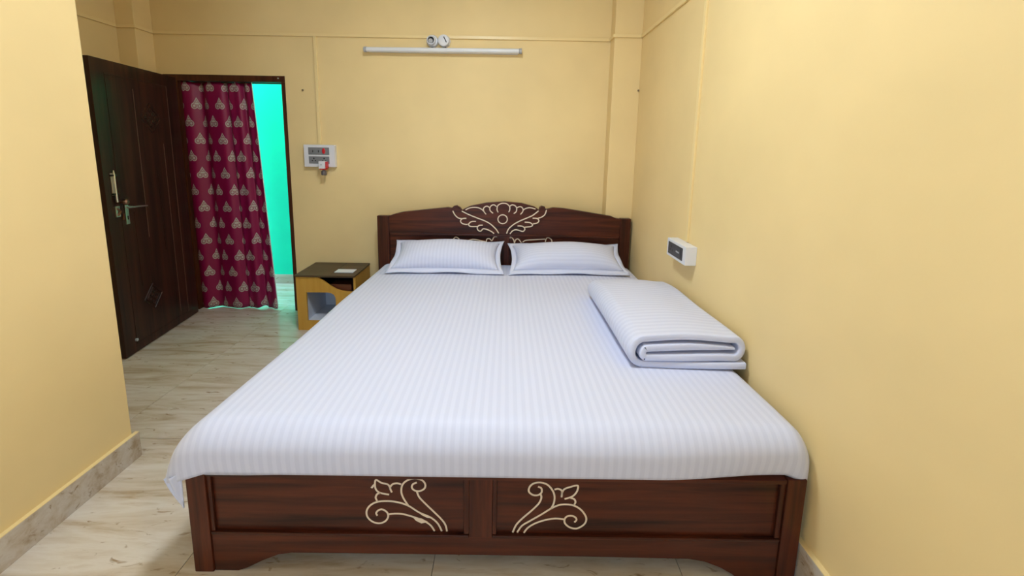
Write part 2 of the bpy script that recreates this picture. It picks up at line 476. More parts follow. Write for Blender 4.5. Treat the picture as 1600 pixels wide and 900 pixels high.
# door hardware
bolt = box((0.050, -0.006, 1.075), (0.084, 0.0, 1.215), 0.002).build('tower_bolt', M_STEEL, door)
MB().tube([(0.067, -0.012, 1.03), (0.067, -0.012, 1.205), (0.067, -0.012, 1.232)], [.007, .007, .003], 10).build('bolt_rod', M_STEEL, bolt)
box((0.046, -0.016, 1.195), (0.088, -0.001, 1.205), .001).build('staple', M_BLACK, bolt)
box((0.046, -0.016, 1.078), (0.088, -0.001, 1.088), .001).build('staple', M_BLACK, bolt)
MB().lathe((0.108, 0, 1.027), (0, -1, 0), [(0, .012), (.02, .010), (.026, .019), (.04, .019), (.048, .010)], 18).build('knob', M_BRONZE, door)
hp = box((0.133, -0.007, 0.875), (0.163, 0.0, 1.028), 0.003).build('handle_plate', M_STEEL, door)
MB().tube([(0.148, -0.004, 0.990), (0.148, -0.045, 0.990), (0.130, -0.05, 0.990), (0.095, -0.05, 0.992)], .006, 8).tube([(0.140, -0.05, 0.990), (0.20, -0.052, 0.987), (0.27, -0.05, 0.981)], [.006, .0055, .004], 8).build('lever', M_STEEL, hp)
box((0.144, -0.009, 0.905), (0.152, -0.006, 0.93), .001).build('keyhole', M_BLACK, hp)
lk = box((0.050, -0.012, 0.935), (0.085, 0.0, 1.005), .003).build('latch', M_STEEL, door)
MB().tube([(0.06, -0.014, 0.99), (0.078, -0.018, 0.97), (0.062, -0.016, 0.945)], .005, 8).build('latch_hook', M_BRONZE, lk)
MB().tube([(0.112, -0.004, 0.91), (0.112, -0.010, 0.95)], .005, 8).build('pin', M_BRONZE, door)
MB().lathe((0.098, 0, 0.092), (0, -1, 0), [(0, .010), (.01, .010), (.013, .006)], 12).build('door_stop', M_GREYCAP, door)
# local +x runs from the free edge to the hinge; local -y faces the bed side (+x world)
dx = (H - A).normalized()
rm = Matrix(((dx.x, -dx.y, 0), (dx.y, dx.x, 0), (0, 0, 1)))
door.matrix_world = Matrix.Translation(A) @ rm.to_4x4()

# ================================================================== curtain
def curtain():
    c = empty('door_curtain', (-2.33, D + 0.03, 0.0))
    FAB = 1.00
    def fn(u, v):                     # v 0 bottom .. 1 top
        t = 1 - v
        x0 = -2.665; x1 = -2.050 + 0.085 * t + 0.01 * math.sin(2.2 * t)
        x = x0 + (x1 - x0) * u
        # uneven pleats: the phase runs at different speeds across the width
        ph = 2 * math.pi * (3.6 * u + 0.16 * math.sin(7.0 * u + 0.7) + 0.05 * math.sin(2.4 * t + 5 * u))
        amp = 0.026 * (0.55 + 0.45 * math.sin(2.6 * u + 1.0 + 0.5 * t) ** 2)
        y = D + 0.046 + amp * math.sin(ph + 0.6) + 0.008 * math.sin(2 * ph + 1.7 * t) * (0.5 + 0.5 * u)
        x += 0.016 * math.cos(ph + 0.6) * math.sin(math.pi * u)
        x += 0.010 * math.sin(2.7 * t + 4 * u) * math.sin(math.pi * u)
        zb = 0.0015 + 0.020 * max(0, math.sin(ph * 0.5 - 1.3)) ** 6 * u + 0.004 * u
        z = zb + (1.8955 - zb) * v
        return Vector((x, y, z))
    m_ = MB()
    m_.grid(fn, 150, 60, lambda u, v: (u * FAB * 0.86 + 0.03, v * 1.9 + 0.02))
    o = m_.build('curtain_cloth', M_CURT, c, angle=180)
    sol = o.modifiers.new('thickness', 'SOLIDIFY'); sol.thickness = 0.0015
    # pale selvage down the free edge
    MB().tube([fn(1.0, k / 40) for k in range(41)], 0.0035, 6).build('selvage', mat('pale_selvage', (0.70, 0.72, 0.70), 0.6), c)
    MB().tube([(DX0 + 0.07, D + 0.04, 1.890), (DX1 - 0.03, D + 0.04, 1.890)], 0.0045, 10).build('curtain_rod', M_FRAME, c)
    tag(c, 'maroon curtain printed with silver motifs, hanging in the doorway', 'curtain')
curtain()

# ================================================================== bed
bed = tag(empty('bed', ((BX0 + BX1) / 2, (YB + YH) / 2, 0)), 'dark varnished wooden double bed with carved headboard and footboard', 'bed')
def strokes(lines, y, r, sx=6, into=0.0):
    mb = MB()
    for ln in lines:
        p = spline(ln, sx)
        mb.tube([(x, y, z) for x, z in p], r, 6, squash=(Vector((0, 1, 0)), 0.6))
    return mb
# --- headboard
hb = sub('headboard', bed, (0, YH, 0))
outline = [(-1.007, 0.864), (-0.921, 0.865), (-0.87, 0.884), (-0.809, 0.9), (-0.456, 0.942), (-0.426, 0.937), (-0.411, 0.952), (-0.386, 0.958), (-0.36, 0.943), (-0.345, 0.923), (-0.28, 0.955), (-0.154, 0.982), (-0.013, 0.994), (0.123, 0.984), (0.224, 0.958), (0.26, 0.933), (0.264, 0.953), (0.279, 0.964), (0.304, 0.959), (0.315, 0.939), (0.34, 0.944), (0.37, 0.953), (0.451, 0.949), (0.654, 0.919), (0.833, 0.891), (0.869, 0.876), (0.905, 0.873)]
top = [(-0.925, 0.866)] + outline[2:26] + [(0.908, 0.871)]
def seg(a, b): return [p for p in top if a <= p[0] <= b]
# crest board with its wavy top
MB().prism([(-0.925, 0.722), (-0.925, 0.866)] + outline[2:26] + [(0.908, 0.871), (0.908, 0.722)], YH - 0.006, YH + 0.032, 0.0025).build('crest_board', M_WOODX, hb)
box((-0.925, YH + 0.006, 0.20), (0.908, YH + 0.030, 0.722)).build('lower_panel', M_WOODX, hb)
box((-0.915, YH - 0.014, 0.716), (0.900, YH, 0.732), 0.005).build('bead', M_WOODX, hb)
box((-0.062, YH - 0.008, 0.30), (0.030, YH + 0.02, 0.716), 0.004).build('centre_stile', M_WOODZ, hb)
box((BX0, YH - 0.016, 0), (-0.921, YH + 0.038, 0.868), 0.004).build('post', M_WOODZ, hb)
box((0.905, YH - 0.016, 0), (BX1 + 0.006, YH + 0.038, 0.875), 0.004).build('post', M_WOODZ, hb)
# raised fan and wings of the carving
fan = [(-0.055, 0.732), (-0.118, 0.812), (-0.22, 0.86), (-0.335, 0.912), (-0.28, 0.948), (-0.154, 0.974), (-0.013, 0.986), (0.123, 0.976), (0.224, 0.951), (0.248, 0.925), (0.158, 0.866), (0.06, 0.812), (0.010, 0.735)]
wl = [(-0.09, 0.736), (-0.114, 0.758), (-0.178, 0.777), (-0.214, 0.763), (-0.224, 0.79), (-0.277, 0.795), (-0.292, 0.812), (-0.313, 0.81), (-0.343, 0.818), (-0.356, 0.838), (-0.345, 0.853), (-0.373, 0.861), (-0.399, 0.884), (-0.416, 0.917), (-0.409, 0.945), (-0.386, 0.953), (-0.362, 0.938), (-0.346, 0.916), (-0.224, 0.863), (-0.118, 0.815), (-0.062, 0.748)]
wr = [(0.035, 0.738), (0.055, 0.764), (0.081, 0.774), (0.138, 0.762), (0.152, 0.79), (0.20, 0.802), (0.212, 0.817), (0.216, 0.824), (0.248, 0.831), (0.261, 0.848), (0.251, 0.866), (0.28, 0.878), (0.306, 0.899), (0.318, 0.936), (0.302, 0.956), (0.28, 0.960), (0.266, 0.948), (0.256, 0.928), (0.158, 0.866), (0.06, 0.814), (0.014, 0.745)]
MB().prism(fan, YH - 0.011, YH, 0.002).build('carved_fan', M_WOODX, hb)
MB().prism(wl, YH - 0.017, YH, 0.002).build('carved_wing', M_WOODX, hb)
MB().prism(wr, YH - 0.017, YH, 0.002).build('carved_wing', M_WOODX, hb)
HL = [
 [(-0.055, 0.744), (-0.075, 0.775), (-0.118, 0.815), (-0.165, 0.841), (-0.224, 0.863), (-0.29, 0.889), (-0.346, 0.916)],
 [(-0.416, 0.917), (-0.399, 0.884), (-0.373, 0.861), (-0.34, 0.855)],
 [(-0.31, 0.859), (-0.34, 0.856), (-0.356, 0.838), (-0.343, 0.818), (-0.313, 0.81), (-0.300, 0.812)],
 [(-0.234, 0.836), (-0.27, 0.833), (-0.292, 0.812), (-0.277, 0.795), (-0.224, 0.795)],
 [(-0.181, 0.807), (-0.211, 0.803), (-0.224, 0.783), (-0.214, 0.763), (-0.194, 0.76), (-0.178, 0.777), (-0.151, 0.774), (-0.114, 0.758), (-0.091, 0.741)],
 [(0.009, 0.743), (0.024, 0.78), (0.06, 0.814), (0.106, 0.842), (0.158, 0.866), (0.211, 0.891), (0.256, 0.928)],
 [(0.318, 0.936), (0.306, 0.899), (0.28, 0.878), (0.251, 0.868)],
 [(0.211, 0.869), (0.247, 0.866), (0.261, 0.848), (0.248, 0.831), (0.216, 0.824)],
 [(0.149, 0.836), (0.189, 0.833), (0.212, 0.817), (0.2, 0.802), (0.15, 0.796)],
 [(0.094, 0.805), (0.133, 0.802), (0.152, 0.782), (0.138, 0.762), (0.111, 0.768), (0.081, 0.774), (0.055, 0.764), (0.035, 0.74)]]
HF = [
 [(-0.061, 0.91), (-0.07, 0.933), (-0.064, 0.963), (-0.041, 0.979), (-0.022, 0.983), (0.005, 0.979), (0.028, 0.958), (0.03, 0.931), (0.022, 0.913)],
 [(-0.101, 0.902), (-0.123, 0.922), (-0.126, 0.945), (-0.113, 0.964), (-0.094, 0.969), (-0.074, 0.956)],
 [(-0.155, 0.893), (-0.172, 0.914), (-0.176, 0.938), (-0.162, 0.954), (-0.146, 0.957), (-0.13, 0.948)],
 [(-0.169, 0.911), (-0.189, 0.931), (-0.218, 0.944), (-0.258, 0.946), (-0.291, 0.939), (-0.317, 0.925)],
 [(0.062, 0.902), (0.081, 0.918), (0.084, 0.945), (0.071, 0.965), (0.048, 0.971), (0.031, 0.961)],
 [(0.115, 0.897), (0.131, 0.916), (0.134, 0.939), (0.12, 0.956), (0.104, 0.957), (0.084, 0.948)],
 [(0.134, 0.926), (0.147, 0.94), (0.176, 0.95), (0.202, 0.949), (0.232, 0.941)],
 [(-0.0245 + 0.037 * math.cos(k * math.pi / 8), 0.8555 + 0.035 * math.sin(k * math.pi / 8)) for k in range(17)]]
HLOW = [
 [(-0.42, 0.672), (-0.412, 0.690), (-0.395, 0.703), (-0.372, 0.690), (-0.368, 0.672)],
 [(-0.34, 0.66), (-0.272, 0.684), (-0.238, 0.685), (-0.195, 0.676), (-0.152, 0.668)],
 [(-0.152, 0.668), (-0.148, 0.69), (-0.128, 0.694), (-0.108, 0.679), (-0.091, 0.708), (-0.068, 0.712)],
 [(0.036, 0.700), (0.041, 0.711), (0.063, 0.692), (0.073, 0.661)],
 [(0.073, 0.661), (0.083, 0.689), (0.103, 0.694), (0.127, 0.665)],
 [(0.137, 0.669), (0.163, 0.685), (0.23, 0.691), (0.317, 0.698)],
 [(0.318, 0.675), (0.327, 0.703), (0.343, 0.71), (0.367, 0.693), (0.371, 0.673)]]
strokes(HL, YH - 0.0175, 0.0046).build('wing_outline', M_CREAM, hb)['label'] = 'cream inlay line around the carved wings'
strokes(HF, YH - 0.0115, 0.0042).build('fan_outline', M_CREAM, hb)['label'] = 'cream inlay line of the carved flower'
for part in (HLOW[:3], HLOW[3:]): strokes(part, YH + 0.004, 0.0042).build('scroll_outline', M_CREAM, hb)['label'] = 'cream inlay scroll just above the pillow'
# --- footboard
fb = sub('footboard', bed, (0, YB, 0))
PZ = 0.366
box((BX0, YB, 0), (-0.950, YB + 0.062, PZ), 0.004).build('post', M_WOODZ, fb)
box((0.919, YB, 0), (BX1, YB + 0.062, PZ + 0.006), 0.004).build('post', M_WOODZ, fb)
arch = [(-0.950, 0.0), (-0.950, 0.142), (0.919, 0.142), (0.919, 0.0), (0.790, 0.0), (0.775, 0.012), (0.735, 0.036), (0.680, 0.058), (0.625, 0.068), (0.3, 0.071), (-0.3, 0.072), (-0.690, 0.071), (-0.735, 0.064), (-0.790, 0.040), (-0.845, 0.010), (-0.868, 0.002), (-0.872, 0.0)]
MB().prism(arch, YB + 0.006, YB + 0.032, 0.0015).build('apron', M_WOODX, fb)
box((-0.950, YB + 0.004, PZ - 0.014), (0.919, YB + 0.060, PZ), 0.002).build('top_rail', M_WOODX, fb)
box((-0.104, YB + 0.006, 0.138), (-0.028, YB + 0.04, PZ - 0.014), 0.003).build('centre_stile', M_WOODZ, fb)
for x0, x1 in ((-0.950, -0.104), (-0.028, 0.919)):
    pn = box((x0, YB + 0.016, 0.138), (x1, YB + 0.034, PZ - 0.012)).build('panel', M_WOODX, fb)
    box((x0, YB + 0.003, 0.138), (x1, YB + 0.018, 0.150), 0.004).build('bead', M_WOODX, pn)
    box((x0, YB + 0.006, 0.150), (x0 + 0.014, YB + 0.018, PZ - 0.014), 0.004).build('bead', M_WOODZ, pn)
    box((x1 - 0.018, YB + 0.006, 0.150), (x1, YB + 0.018, PZ - 0.014), 0.004).build('bead', M_WOODZ, pn)
    FR = [
     [(0.04, 0.151), (0.051, 0.179), (0.071, 0.204), (0.101, 0.234), (0.123, 0.26), (0.131, 0.281), (0.128, 0.295)],
     [(0.119, 0.322), (0.13, 0.316), (0.131, 0.301), (0.12, 0.291), (0.104, 0.291), (0.09, 0.303), (0.092, 0.321), (0.106, 0.334), (0.128, 0.337), (0.15, 0.329), (0.167, 0.308), (0.174, 0.286), (0.172, 0.261), (0.164, 0.242)],
     [(0.055, 0.151), (0.069, 0.175), (0.095, 0.194), (0.131, 0.218), (0.164, 0.242), (0.189, 0.255), (0.215, 0.258), (0.241, 0.253), (0.264, 0.237), (0.28, 0.212), (0.279, 0.191), (0.266, 0.176), (0.248, 0.168), (0.227, 0.173), (0.212, 0.187), (0.21, 0.202), (0.217, 0.213), (0.231, 0.216), (0.244, 0.211), (0.249, 0.201), (0.243, 0.192)],
     [(0.077, 0.150), (0.09, 0.169), (0.114, 0.186), (0.147, 0.199), (0.18, 0.205), (0.21, 0.202)],
     [(0.173, 0.312), (0.185, 0.315), (0.197, 0.307), (0.197, 0.285)],
     [(0.197, 0.298), (0.204, 0.313), (0.22, 0.321), (0.247, 0.328), (0.248, 0.312), (0.241, 0.297), (0.229, 0.286), (0.207, 0.278)],
     [(0.225, 0.283), (0.238, 0.278), (0.243, 0.268), (0.24, 0.258)]]
    FL = [
     [(-0.178, 0.152), (-0.183, 0.175), (-0.196, 0.196), (-0.22, 0.223), (-0.245, 0.25), (-0.267, 0.276), (-0.275, 0.297)],
     [(-0.275, 0.331), (-0.288, 0.324), (-0.291, 0.311), (-0.281, 0.301), (-0.265, 0.3), (-0.25, 0.31), (-0.248, 0.326), (-0.259, 0.340), (-0.281, 0.345), (-0.304, 0.339), (-0.321, 0.323), (-0.326, 0.298), (-0.32, 0.274), (-0.304, 0.245)],
     [(-0.195, 0.152), (-0.209, 0.181), (-0.231, 0.202), (-0.268, 0.22), (-0.304, 0.245), (-0.337, 0.257), (-0.37, 0.261), (-0.404, 0.258), (-0.428, 0.245), (-0.441, 0.224), (-0.439, 0.201), (-0.422, 0.183), (-0.399, 0.178), (-0.38, 0.187), (-0.371, 0.204), (-0.375, 0.22), (-0.39, 0.23), (-0.403, 0.226), (-0.41, 0.216), (-0.407, 0.207)],
     [(-0.219, 0.152), (-0.233, 0.174), (-0.257, 0.191), (-0.287, 0.203), (-0.32, 0.213), (-0.346, 0.215), (-0.371, 0.212)],
     [(-0.326, 0.323), (-0.339, 0.327), (-0.354, 0.323), (-0.362, 0.31), (-0.357, 0.294)],
     [(-0.362, 0.31), (-0.369, 0.322), (-0.39, 0.328), (-0.407, 0.338), (-0.411, 0.322), (-0.408, 0.303), (-0.395, 0.291), (-0.366, 0.285)],
     [(-0.392, 0.291), (-0.404, 0.287), (-0.41, 0.274), (-0.406, 0.262)]]
    sc = strokes(FL if x0 < -0.5 else FR, YB + 0.0165, 0.0036)
    if x0 < -0.5:                 # chipped paint along the lowest scroll
        sc.prism([(-0.290, 0.204), (-0.262, 0.199), (-0.240, 0.186), (-0.262, 0.181), (-0.280, 0.191)], YB + 0.0145, YB + 0.017)
        sc.prism([(-0.268, 0.222), (-0.236, 0.206), (-0.228, 0.201), (-0.244, 0.203), (-0.262, 0.213)], YB + 0.0145, YB + 0.017)
        sc.prism([(-0.425, 0.311), (-0.415, 0.324), (-0.412, 0.317), (-0.420, 0.308)], YB + 0.0145, YB + 0.017)
    sc.build('scroll_carving', M_CREAM, pn)['label'] = 'cream painted scroll and leaf carving'
for s_, (a, b) in enumerate(((BX0 + 0.01, BX0 + 0.04), (BX1 - 0.04, BX1 - 0.01))):
    box((a, YB + 0.055, 0.12), (b, YH - 0.01, 0.350), 0.003).build('side_rail', M_WOODY, bed)
box((BX0 + 0.04, YB + 0.055, 0.318), (BX1 - 0.04, YH - 0.01, 0.335)).build('bed_base', M_WOODY, bed)

# ================================================================== sheet over the mattress
def sheet():
    t = empty('bed_sheet', (0, 2.2, 0.366))
    x0, x1, y0, y1 = -1.010, 0.992, 1.182, 3.222
    zb, zt = 0.376, 0.500
    mb = MB()
    nx, ny, nz = 96, 96, 14
    bm = mb.bm
    key = {}
    def sm(a, b, x):
        k = min(1, max(0, (x - a) / (b - a))); return k * k * (3 - 2 * k)
    def grade(i, n, pw=1.35):            # denser towards both ends
        t_ = 2 * i / n - 1
        return 0.5 + 0.5 * (1 if t_ >= 0 else -1) * (1 - (1 - abs(t_)) ** pw)
    def vert(i, j, k):
        if (i, j, k) in key: return key[(i, j, k)]
        u, v, q = grade(i, nx), grade(j, ny), k / nz
        p = Vector((x0 + (x1 - x0) * u, y0 + (y1 - y0) * v, zb + (zt - zb) * q))
        r = 0.070
        lo = Vector((x0 + r, y0 + r, zb + 0.012)); hi = Vector((x1 - r, y1 - r, zt - r))
        c = Vector((min(max(p.x, lo.x), hi.x), min(max(p.y, lo.y), hi.y), min(max(p.z, lo.z), hi.z)))
        d = p - c
        if d.length > 1e-6:
            e = c + d.normalized() * r
            if k == 0: e = Vector((p.x, p.y, p.z)) if (0 < i < nx and 0 < j < ny) else Vector((e.x, e.y, p.z))
            p = e
        X, Y = p.x, p.y
        cu = 1 - min(1, abs(u - 0.5) * 2) ** 4; cv = 1 - min(1, abs(v - 0.5) * 2) ** 6
        up = max(0, (p.z - zb) / (zt - zb))
        p.z += 0.012 * cu * cv * sm(0.6, 1, up)
        p.z += 0.030 * sm(0.45, 0.0, v) * up if False else 0.030 * (1 - sm(0.0, 0.5, v)) * up
        p.z += 0.0014 * math.sin(9 * X + 2.0 * Y) * math.sin(5 * Y + 1.3) * up
        if v < 0.2: p.y -= 0.012 * math.sin(math.pi * min(1, 0.15 + 0.85 * up)) * (1 - v / 0.2)
        if X < -0.6: p.x += 0.035 * sm(0.5, 1.0, v) * min(1, (-0.6 - X) / 0.3)
        # left side hangs loose and flares out at the foot corner
        low = 1 - up
        wl_ = sm(-0.945, -1.005, X) if X > -1.005 else 1.0
        if Y < 1.26: wl_ *= sm(-0.955, -1.0, X - 0.0)
        wl_ = min(1, max(0, (-0.940 - X) / 0.062))
        fl = math.exp(-((Y - 1.18) / 0.20) ** 2)
        wv = 0.006 * math.sin(19 * Y) * low
        p.x -= wl_ * ((0.020 + 0.082 * fl) * low ** 0.8 + wv)
        p.z -= wl_ * (0.065 - 0.006 * fl) * low
        p.y -= wl_ * 0.010 * fl * low
        # right foot corner hangs over the end of the post
        wr_ = min(1, max(0, (X - 0.925) / 0.06)) * math.exp(-((Y - 1.18) / 0.09) ** 2)
        p.x += wr_ * 0.022 * low; p.z -= wr_ * 0.040 * low
        p.x = min(p.x, XR - 0.004)
        # the hem sits back a little along the right of the footboard
        if X > 0.5 and v < 0.1: p.y += 0.022 * sm(0.5, 0.9, X) * low * (1 - wr_); p.z += 0.006 * sm(0.5, 0.9, X) * low * (1 - wr_)
        key[(i, j, k)] = bm.verts.new(p)
        return key[(i, j, k)]
    def quad(a, b, c, d): bm.faces.new((vert(*a), vert(*b), vert(*c), vert(*d)))
    for i in range(nx):
        for j in range(ny):
            quad((i, j, nz), (i + 1, j, nz), (i + 1, j + 1, nz), (i, j + 1, nz))
    for k in range(nz):
        for i in range(nx):
            quad((i, 0, k), (i + 1, 0, k), (i + 1, 0, k + 1), (i, 0, k + 1))
            quad((i, ny, k), (i, ny, k + 1), (i + 1, ny, k + 1), (i + 1, ny, k))
        for j in range(ny):
            quad((0, j, k), (0, j, k + 1), (0, j + 1, k + 1), (0, j + 1, k))
            quad((nx, j, k), (nx, j + 1, k), (nx, j + 1, k + 1), (nx, j, k + 1))
    # underside: one cap over the hem loop
    loop = [(i, 0, 0) for i in range(nx)] + [(nx, j, 0) for j in range(ny)] + [(i, ny, 0) for i in range(nx, 0, -1)] + [(0, j, 0) for j in range(ny, 0, -1)]
    bm.faces.new([vert(*q) for q in loop][::-1])
    corner = vert(0, 0, 0).co.copy()
    mb.build('spread', M_SHEET, t, origin=(0, 2.2, 0.366), angle=180)
    # loose tail of cloth hanging below the folded foot corner
    A_, B_, T_ = Vector((-1.087, 1.196, 0.338)), Vector((-1.010, 1.172, 0.384)), Vector((-1.033, 1.190, 0.230))
    def tail(u, v):
        p = A_.lerp(B_, u).lerp(T_, v)
        p.y += 0.010 * math.sin(9 * u) * (1 - v) + 0.01 * v
        p.x -= 0.006 * math.sin(math.pi * v) * (1 - u)
        return p
    d = MB(); d.grid(lambda u, v: tail(u, min(v, 0.975)), 18, 16)
    o = d.build('hanging_corner', M_HEM, t, angle=180)
    so = o.modifiers.new('thickness', 'SOLIDIFY'); so.thickness = 0.003
    tag(t, 'white satin-striped sheet stretched over the mattress', 'bed sheet')
sheet()

# ================================================================== pillows
def pillow(cxw, yb, zb_, wdt, hgt, tilt, yaw, material, label, thick):
    t = empty('pillow', (cxw, yb, zb_))
    ca, sa = math.cos(tilt), math.sin(tilt)
    cyw, syw = math.cos(yaw), math.sin(yaw)
    def place(lx, ly, lz):               # ly from 0 (front edge) to hgt, lz normal
        X = lx; Y = ly * ca - lz * sa; Z = ly * sa + lz * ca
        return Vector((cxw + X * cyw - Y * syw, yb + X * syw + Y * cyw, zb_ + Z))
    fw = 0.034
    hx, hy = wdt / 2 - fw, hgt / 2 - fw
    def edge(u, v, kx, ky):
        # pinched outline: sides bow inward between the corners
        px = u * (kx - 0.030 * (1 - v * v) * abs(u)); py = v * (ky - 0.018 * (1 - u * u) * abs(v))
        return px, py
    def prof(u, v):
        return (max(0, 1 - abs(u) ** 2.6) ** 0.55) * (max(0, 1 - abs(v) ** 2.4) ** 0.6)
    b = MB()
    for sgn in (1, -1):
        def fn(a, c, sgn=sgn):
            u, v = 2 * a - 1, 2 * c - 1
            px, py = edge(u, v, hx, hy)
            z = sgn * thick * (0.62 if sgn > 0 else 0.32) * prof(u, v)
            z += 0.004 * math.sin(6 * u + 2 * v) * prof(u, v)
            sag = -0.02 * (1 - v) * 0.0
            return place(px, py + hgt / 2, z + 0.022 + sag)
        b.grid(fn, 48, 30, lambda a, c: (a * wdt, c * hgt))
    bmesh.ops.remove_doubles(b.bm, verts=b.bm.verts, dist=1e-5)
    bmesh.ops.recalc_face_normals(b.bm, faces=b.bm.faces)
    b.build('pillow_body', material, t, angle=180)
    # flat flange all round
    f = MB(); n = 40
    loop = []
    for k in range(n): loop.append((-1 + 2 * k / n, -1))
    for k in range(n): loop.append((1, -1 + 2 * k / n))
    for k in range(n): loop.append((1 - 2 * k / n, 1))
    for k in range(n): loop.append((-1, 1 - 2 * k / n))
    rings = []
    for s_ in (0.0, 0.5, 1.0):
        ring = []
        for i, (u, v) in enumerate(loop):
            px, py = edge(u, v, hx, hy); qx, qy = edge(u, v, hx + fw, hy + fw)
            x = px * 0.985 + (qx - px * 0.985) * s_; y = py * 0.985 + (qy - py * 0.985) * s_
            z = 0.022 + 0.005 * math.sin(i * 0.35) * s_ - 0.012 * s_ * (1 if v < -0.9 else 0)
            ring.append(f.bm.verts.new(place(x, y + hgt / 2, z)))
        rings.append(ring)
    for a in range(2):
        for i in range(len(loop)):
            j = (i + 1) % len(loop)
            f.bm.faces.new((rings[a][i], rings[a][j], rings[a + 1][j], rings[a + 1][i]))
    bmesh.ops.recalc_face_normals(f.bm, faces=f.bm.faces)
    o = f.build('flange', M_HEM, t, angle=180)
    so = o.modifiers.new('thickness', 'SOLIDIFY'); so.thickness = 0.004; so.offset = 0
    tag(t, label, 'pillow', 'pillows against the headboard')
pillow(-0.432, 2.865, 0.508, 0.850, 0.385, math.radians(24), math.radians(0), M_PILV, 'white pillow with upright stripes, the one nearer the door', 0.175)
pillow(0.462, 2.878, 0.508, 0.875, 0.372, math.radians(23), math.radians(1.5), M_PILH, 'white pillow nearer the right wall, its stripes running crosswise', 0.175)

# ================================================================== folded blanket
def blanket():
    th = 0.0315
    y0, y1 = 1.590, 2.440
    xl, xr = 0.505, 0.992
    # centre line of the roll (x, z)
    def arc(cx_, cz_, r, a0, a1, n=10): return [(cx_ + r * math.cos(math.radians(a0 + (a1 - a0) * k / n)), cz_ + r * math.sin(math.radians(a0 + (a1 - a0) * k / n))) for k in range(n + 1)]
    zb_, ztop, z3, z4 = 0.0160, 0.1245, 0.0490, 0.0865
    ro = (ztop - zb_) / 2; rr = (ztop - z3) / 2; ri = (z4 - z3) / 2
    path = [(xr - 0.004, zb_ - 0.001), (xr - 0.15, zb_), (0.80, zb_), (0.70, zb_)]
    path += arc(xl + th / 2 + ro, zb_ + ro, ro, 270, 90, 16)
    path += [(0.66, ztop + 0.006), (0.75, ztop + 0.009), (0.84, ztop + 0.004), (0.91, ztop - 0.003)]
    path += arc(xr - th / 2 - rr, z3 + rr - 0.003, rr, 80, -90, 12)
    path += [(0.88, z3), (0.76, z3), (0.66, z3)]
    path += arc(xl + th * 1.5 + ri + 0.012, z3 + ri, ri, 270, 90, 8)
    path += [(0.66, z4 + 0.003), (0.76, z4 + 0.005), (0.86, z4 + 0.001), (0.915, z4 - 0.001), (0.945, z4 - 0.004)]
    P = spline(path, 2)
    nrm = []
    for i in range(len(P)):
        a, b = P[max(0, i - 1)], P[min(len(P) - 1, i + 1)]
        tx, tz = b[0] - a[0], b[1] - a[1]; l = math.hypot(tx, tz) or 1
        nrm.append((-tz / l, tx / l))
    mb = MB(); bm = mb.bm
    ts = [0, 0.003, 0.007, 0.014, 0.024] ; Lb = y1 - y0
    ts = [e_ / Lb for e_ in ts] + [0.024 / Lb + (1 - 0.048 / Lb) * q_ / 40 for q_ in range(1, 40)] + [1 - e_ / Lb for e_ in ts[::-1]]
    ny = len(ts) - 1
    secs = []
    for j in range(ny + 1):
        t = ts[j]
        e = min(t, 1 - t) * (y1 - y0)
        k = 1.0 if e > 0.014 else 0.66 + 0.34 * math.sqrt(max(0, 1 - (1 - e / 0.014) ** 2))
        y = y0 + (y1 - y0) * t
        zt = 0.5290 - 0.018 * t ** 0.8
        row = []
        for sd in (1, -1):
            rng = range(len(P)) if sd == 1 else range(len(P) - 1, -1, -1)
            for i in rng:
                x, z = P[i]; nx_, nz_ = nrm[i]
                h = (th / 2 - 0.0006) * k * (1.0 if i < len(P) - 7 else 0.35 + 0.65 * (len(P) - 1 - i) / 6)
                wob = 0.0022 * math.sin(9 * t + 7 * x) * min(1, z / 0.06)
                xx = x + nx_ * h * sd; zz = z + nz_ * h * sd + wob
                yy = y + (0.010 * math.sin(5 * x + z * 30) * (1 if t < 0.5 else -1) * (1 - min(1, e / 0.2)))
                if t > 0.7:                     # softer, lower far end
                    zz -= 0.020 * ((t - 0.7) / 0.3) ** 2 * (z / 0.12)
                row.append(bm.verts.new((min(xx, XR - 0.004), yy, max(zt + zz, zt + 0.0005))))
        secs.append(row)
    n = len(secs[0])
    for j in range(ny):
        for i in range(n):
            bm.faces.new((secs[j][i], secs[j][(i + 1) % n], secs[j + 1][(i + 1) % n], secs[j + 1][i]))
    m2 = len(P)
    for row, fl in ((secs[0], 1), (secs[-1], -1)):
        for i in range(m2 - 1):
            q = (row[i], row[2 * m2 - 1 - i], row[2 * m2 - 2 - i], row[i + 1])
            bm.faces.new(q if fl > 0 else q[::-1])
    bmesh.ops.recalc_face_normals(bm, faces=bm.faces)
    o = mb.build('folded_blanket', M_BLANK, angle=75)
    tag(o, 'thick white striped blanket, folded into a flat roll beside the right wall', 'blanket')
blanket()

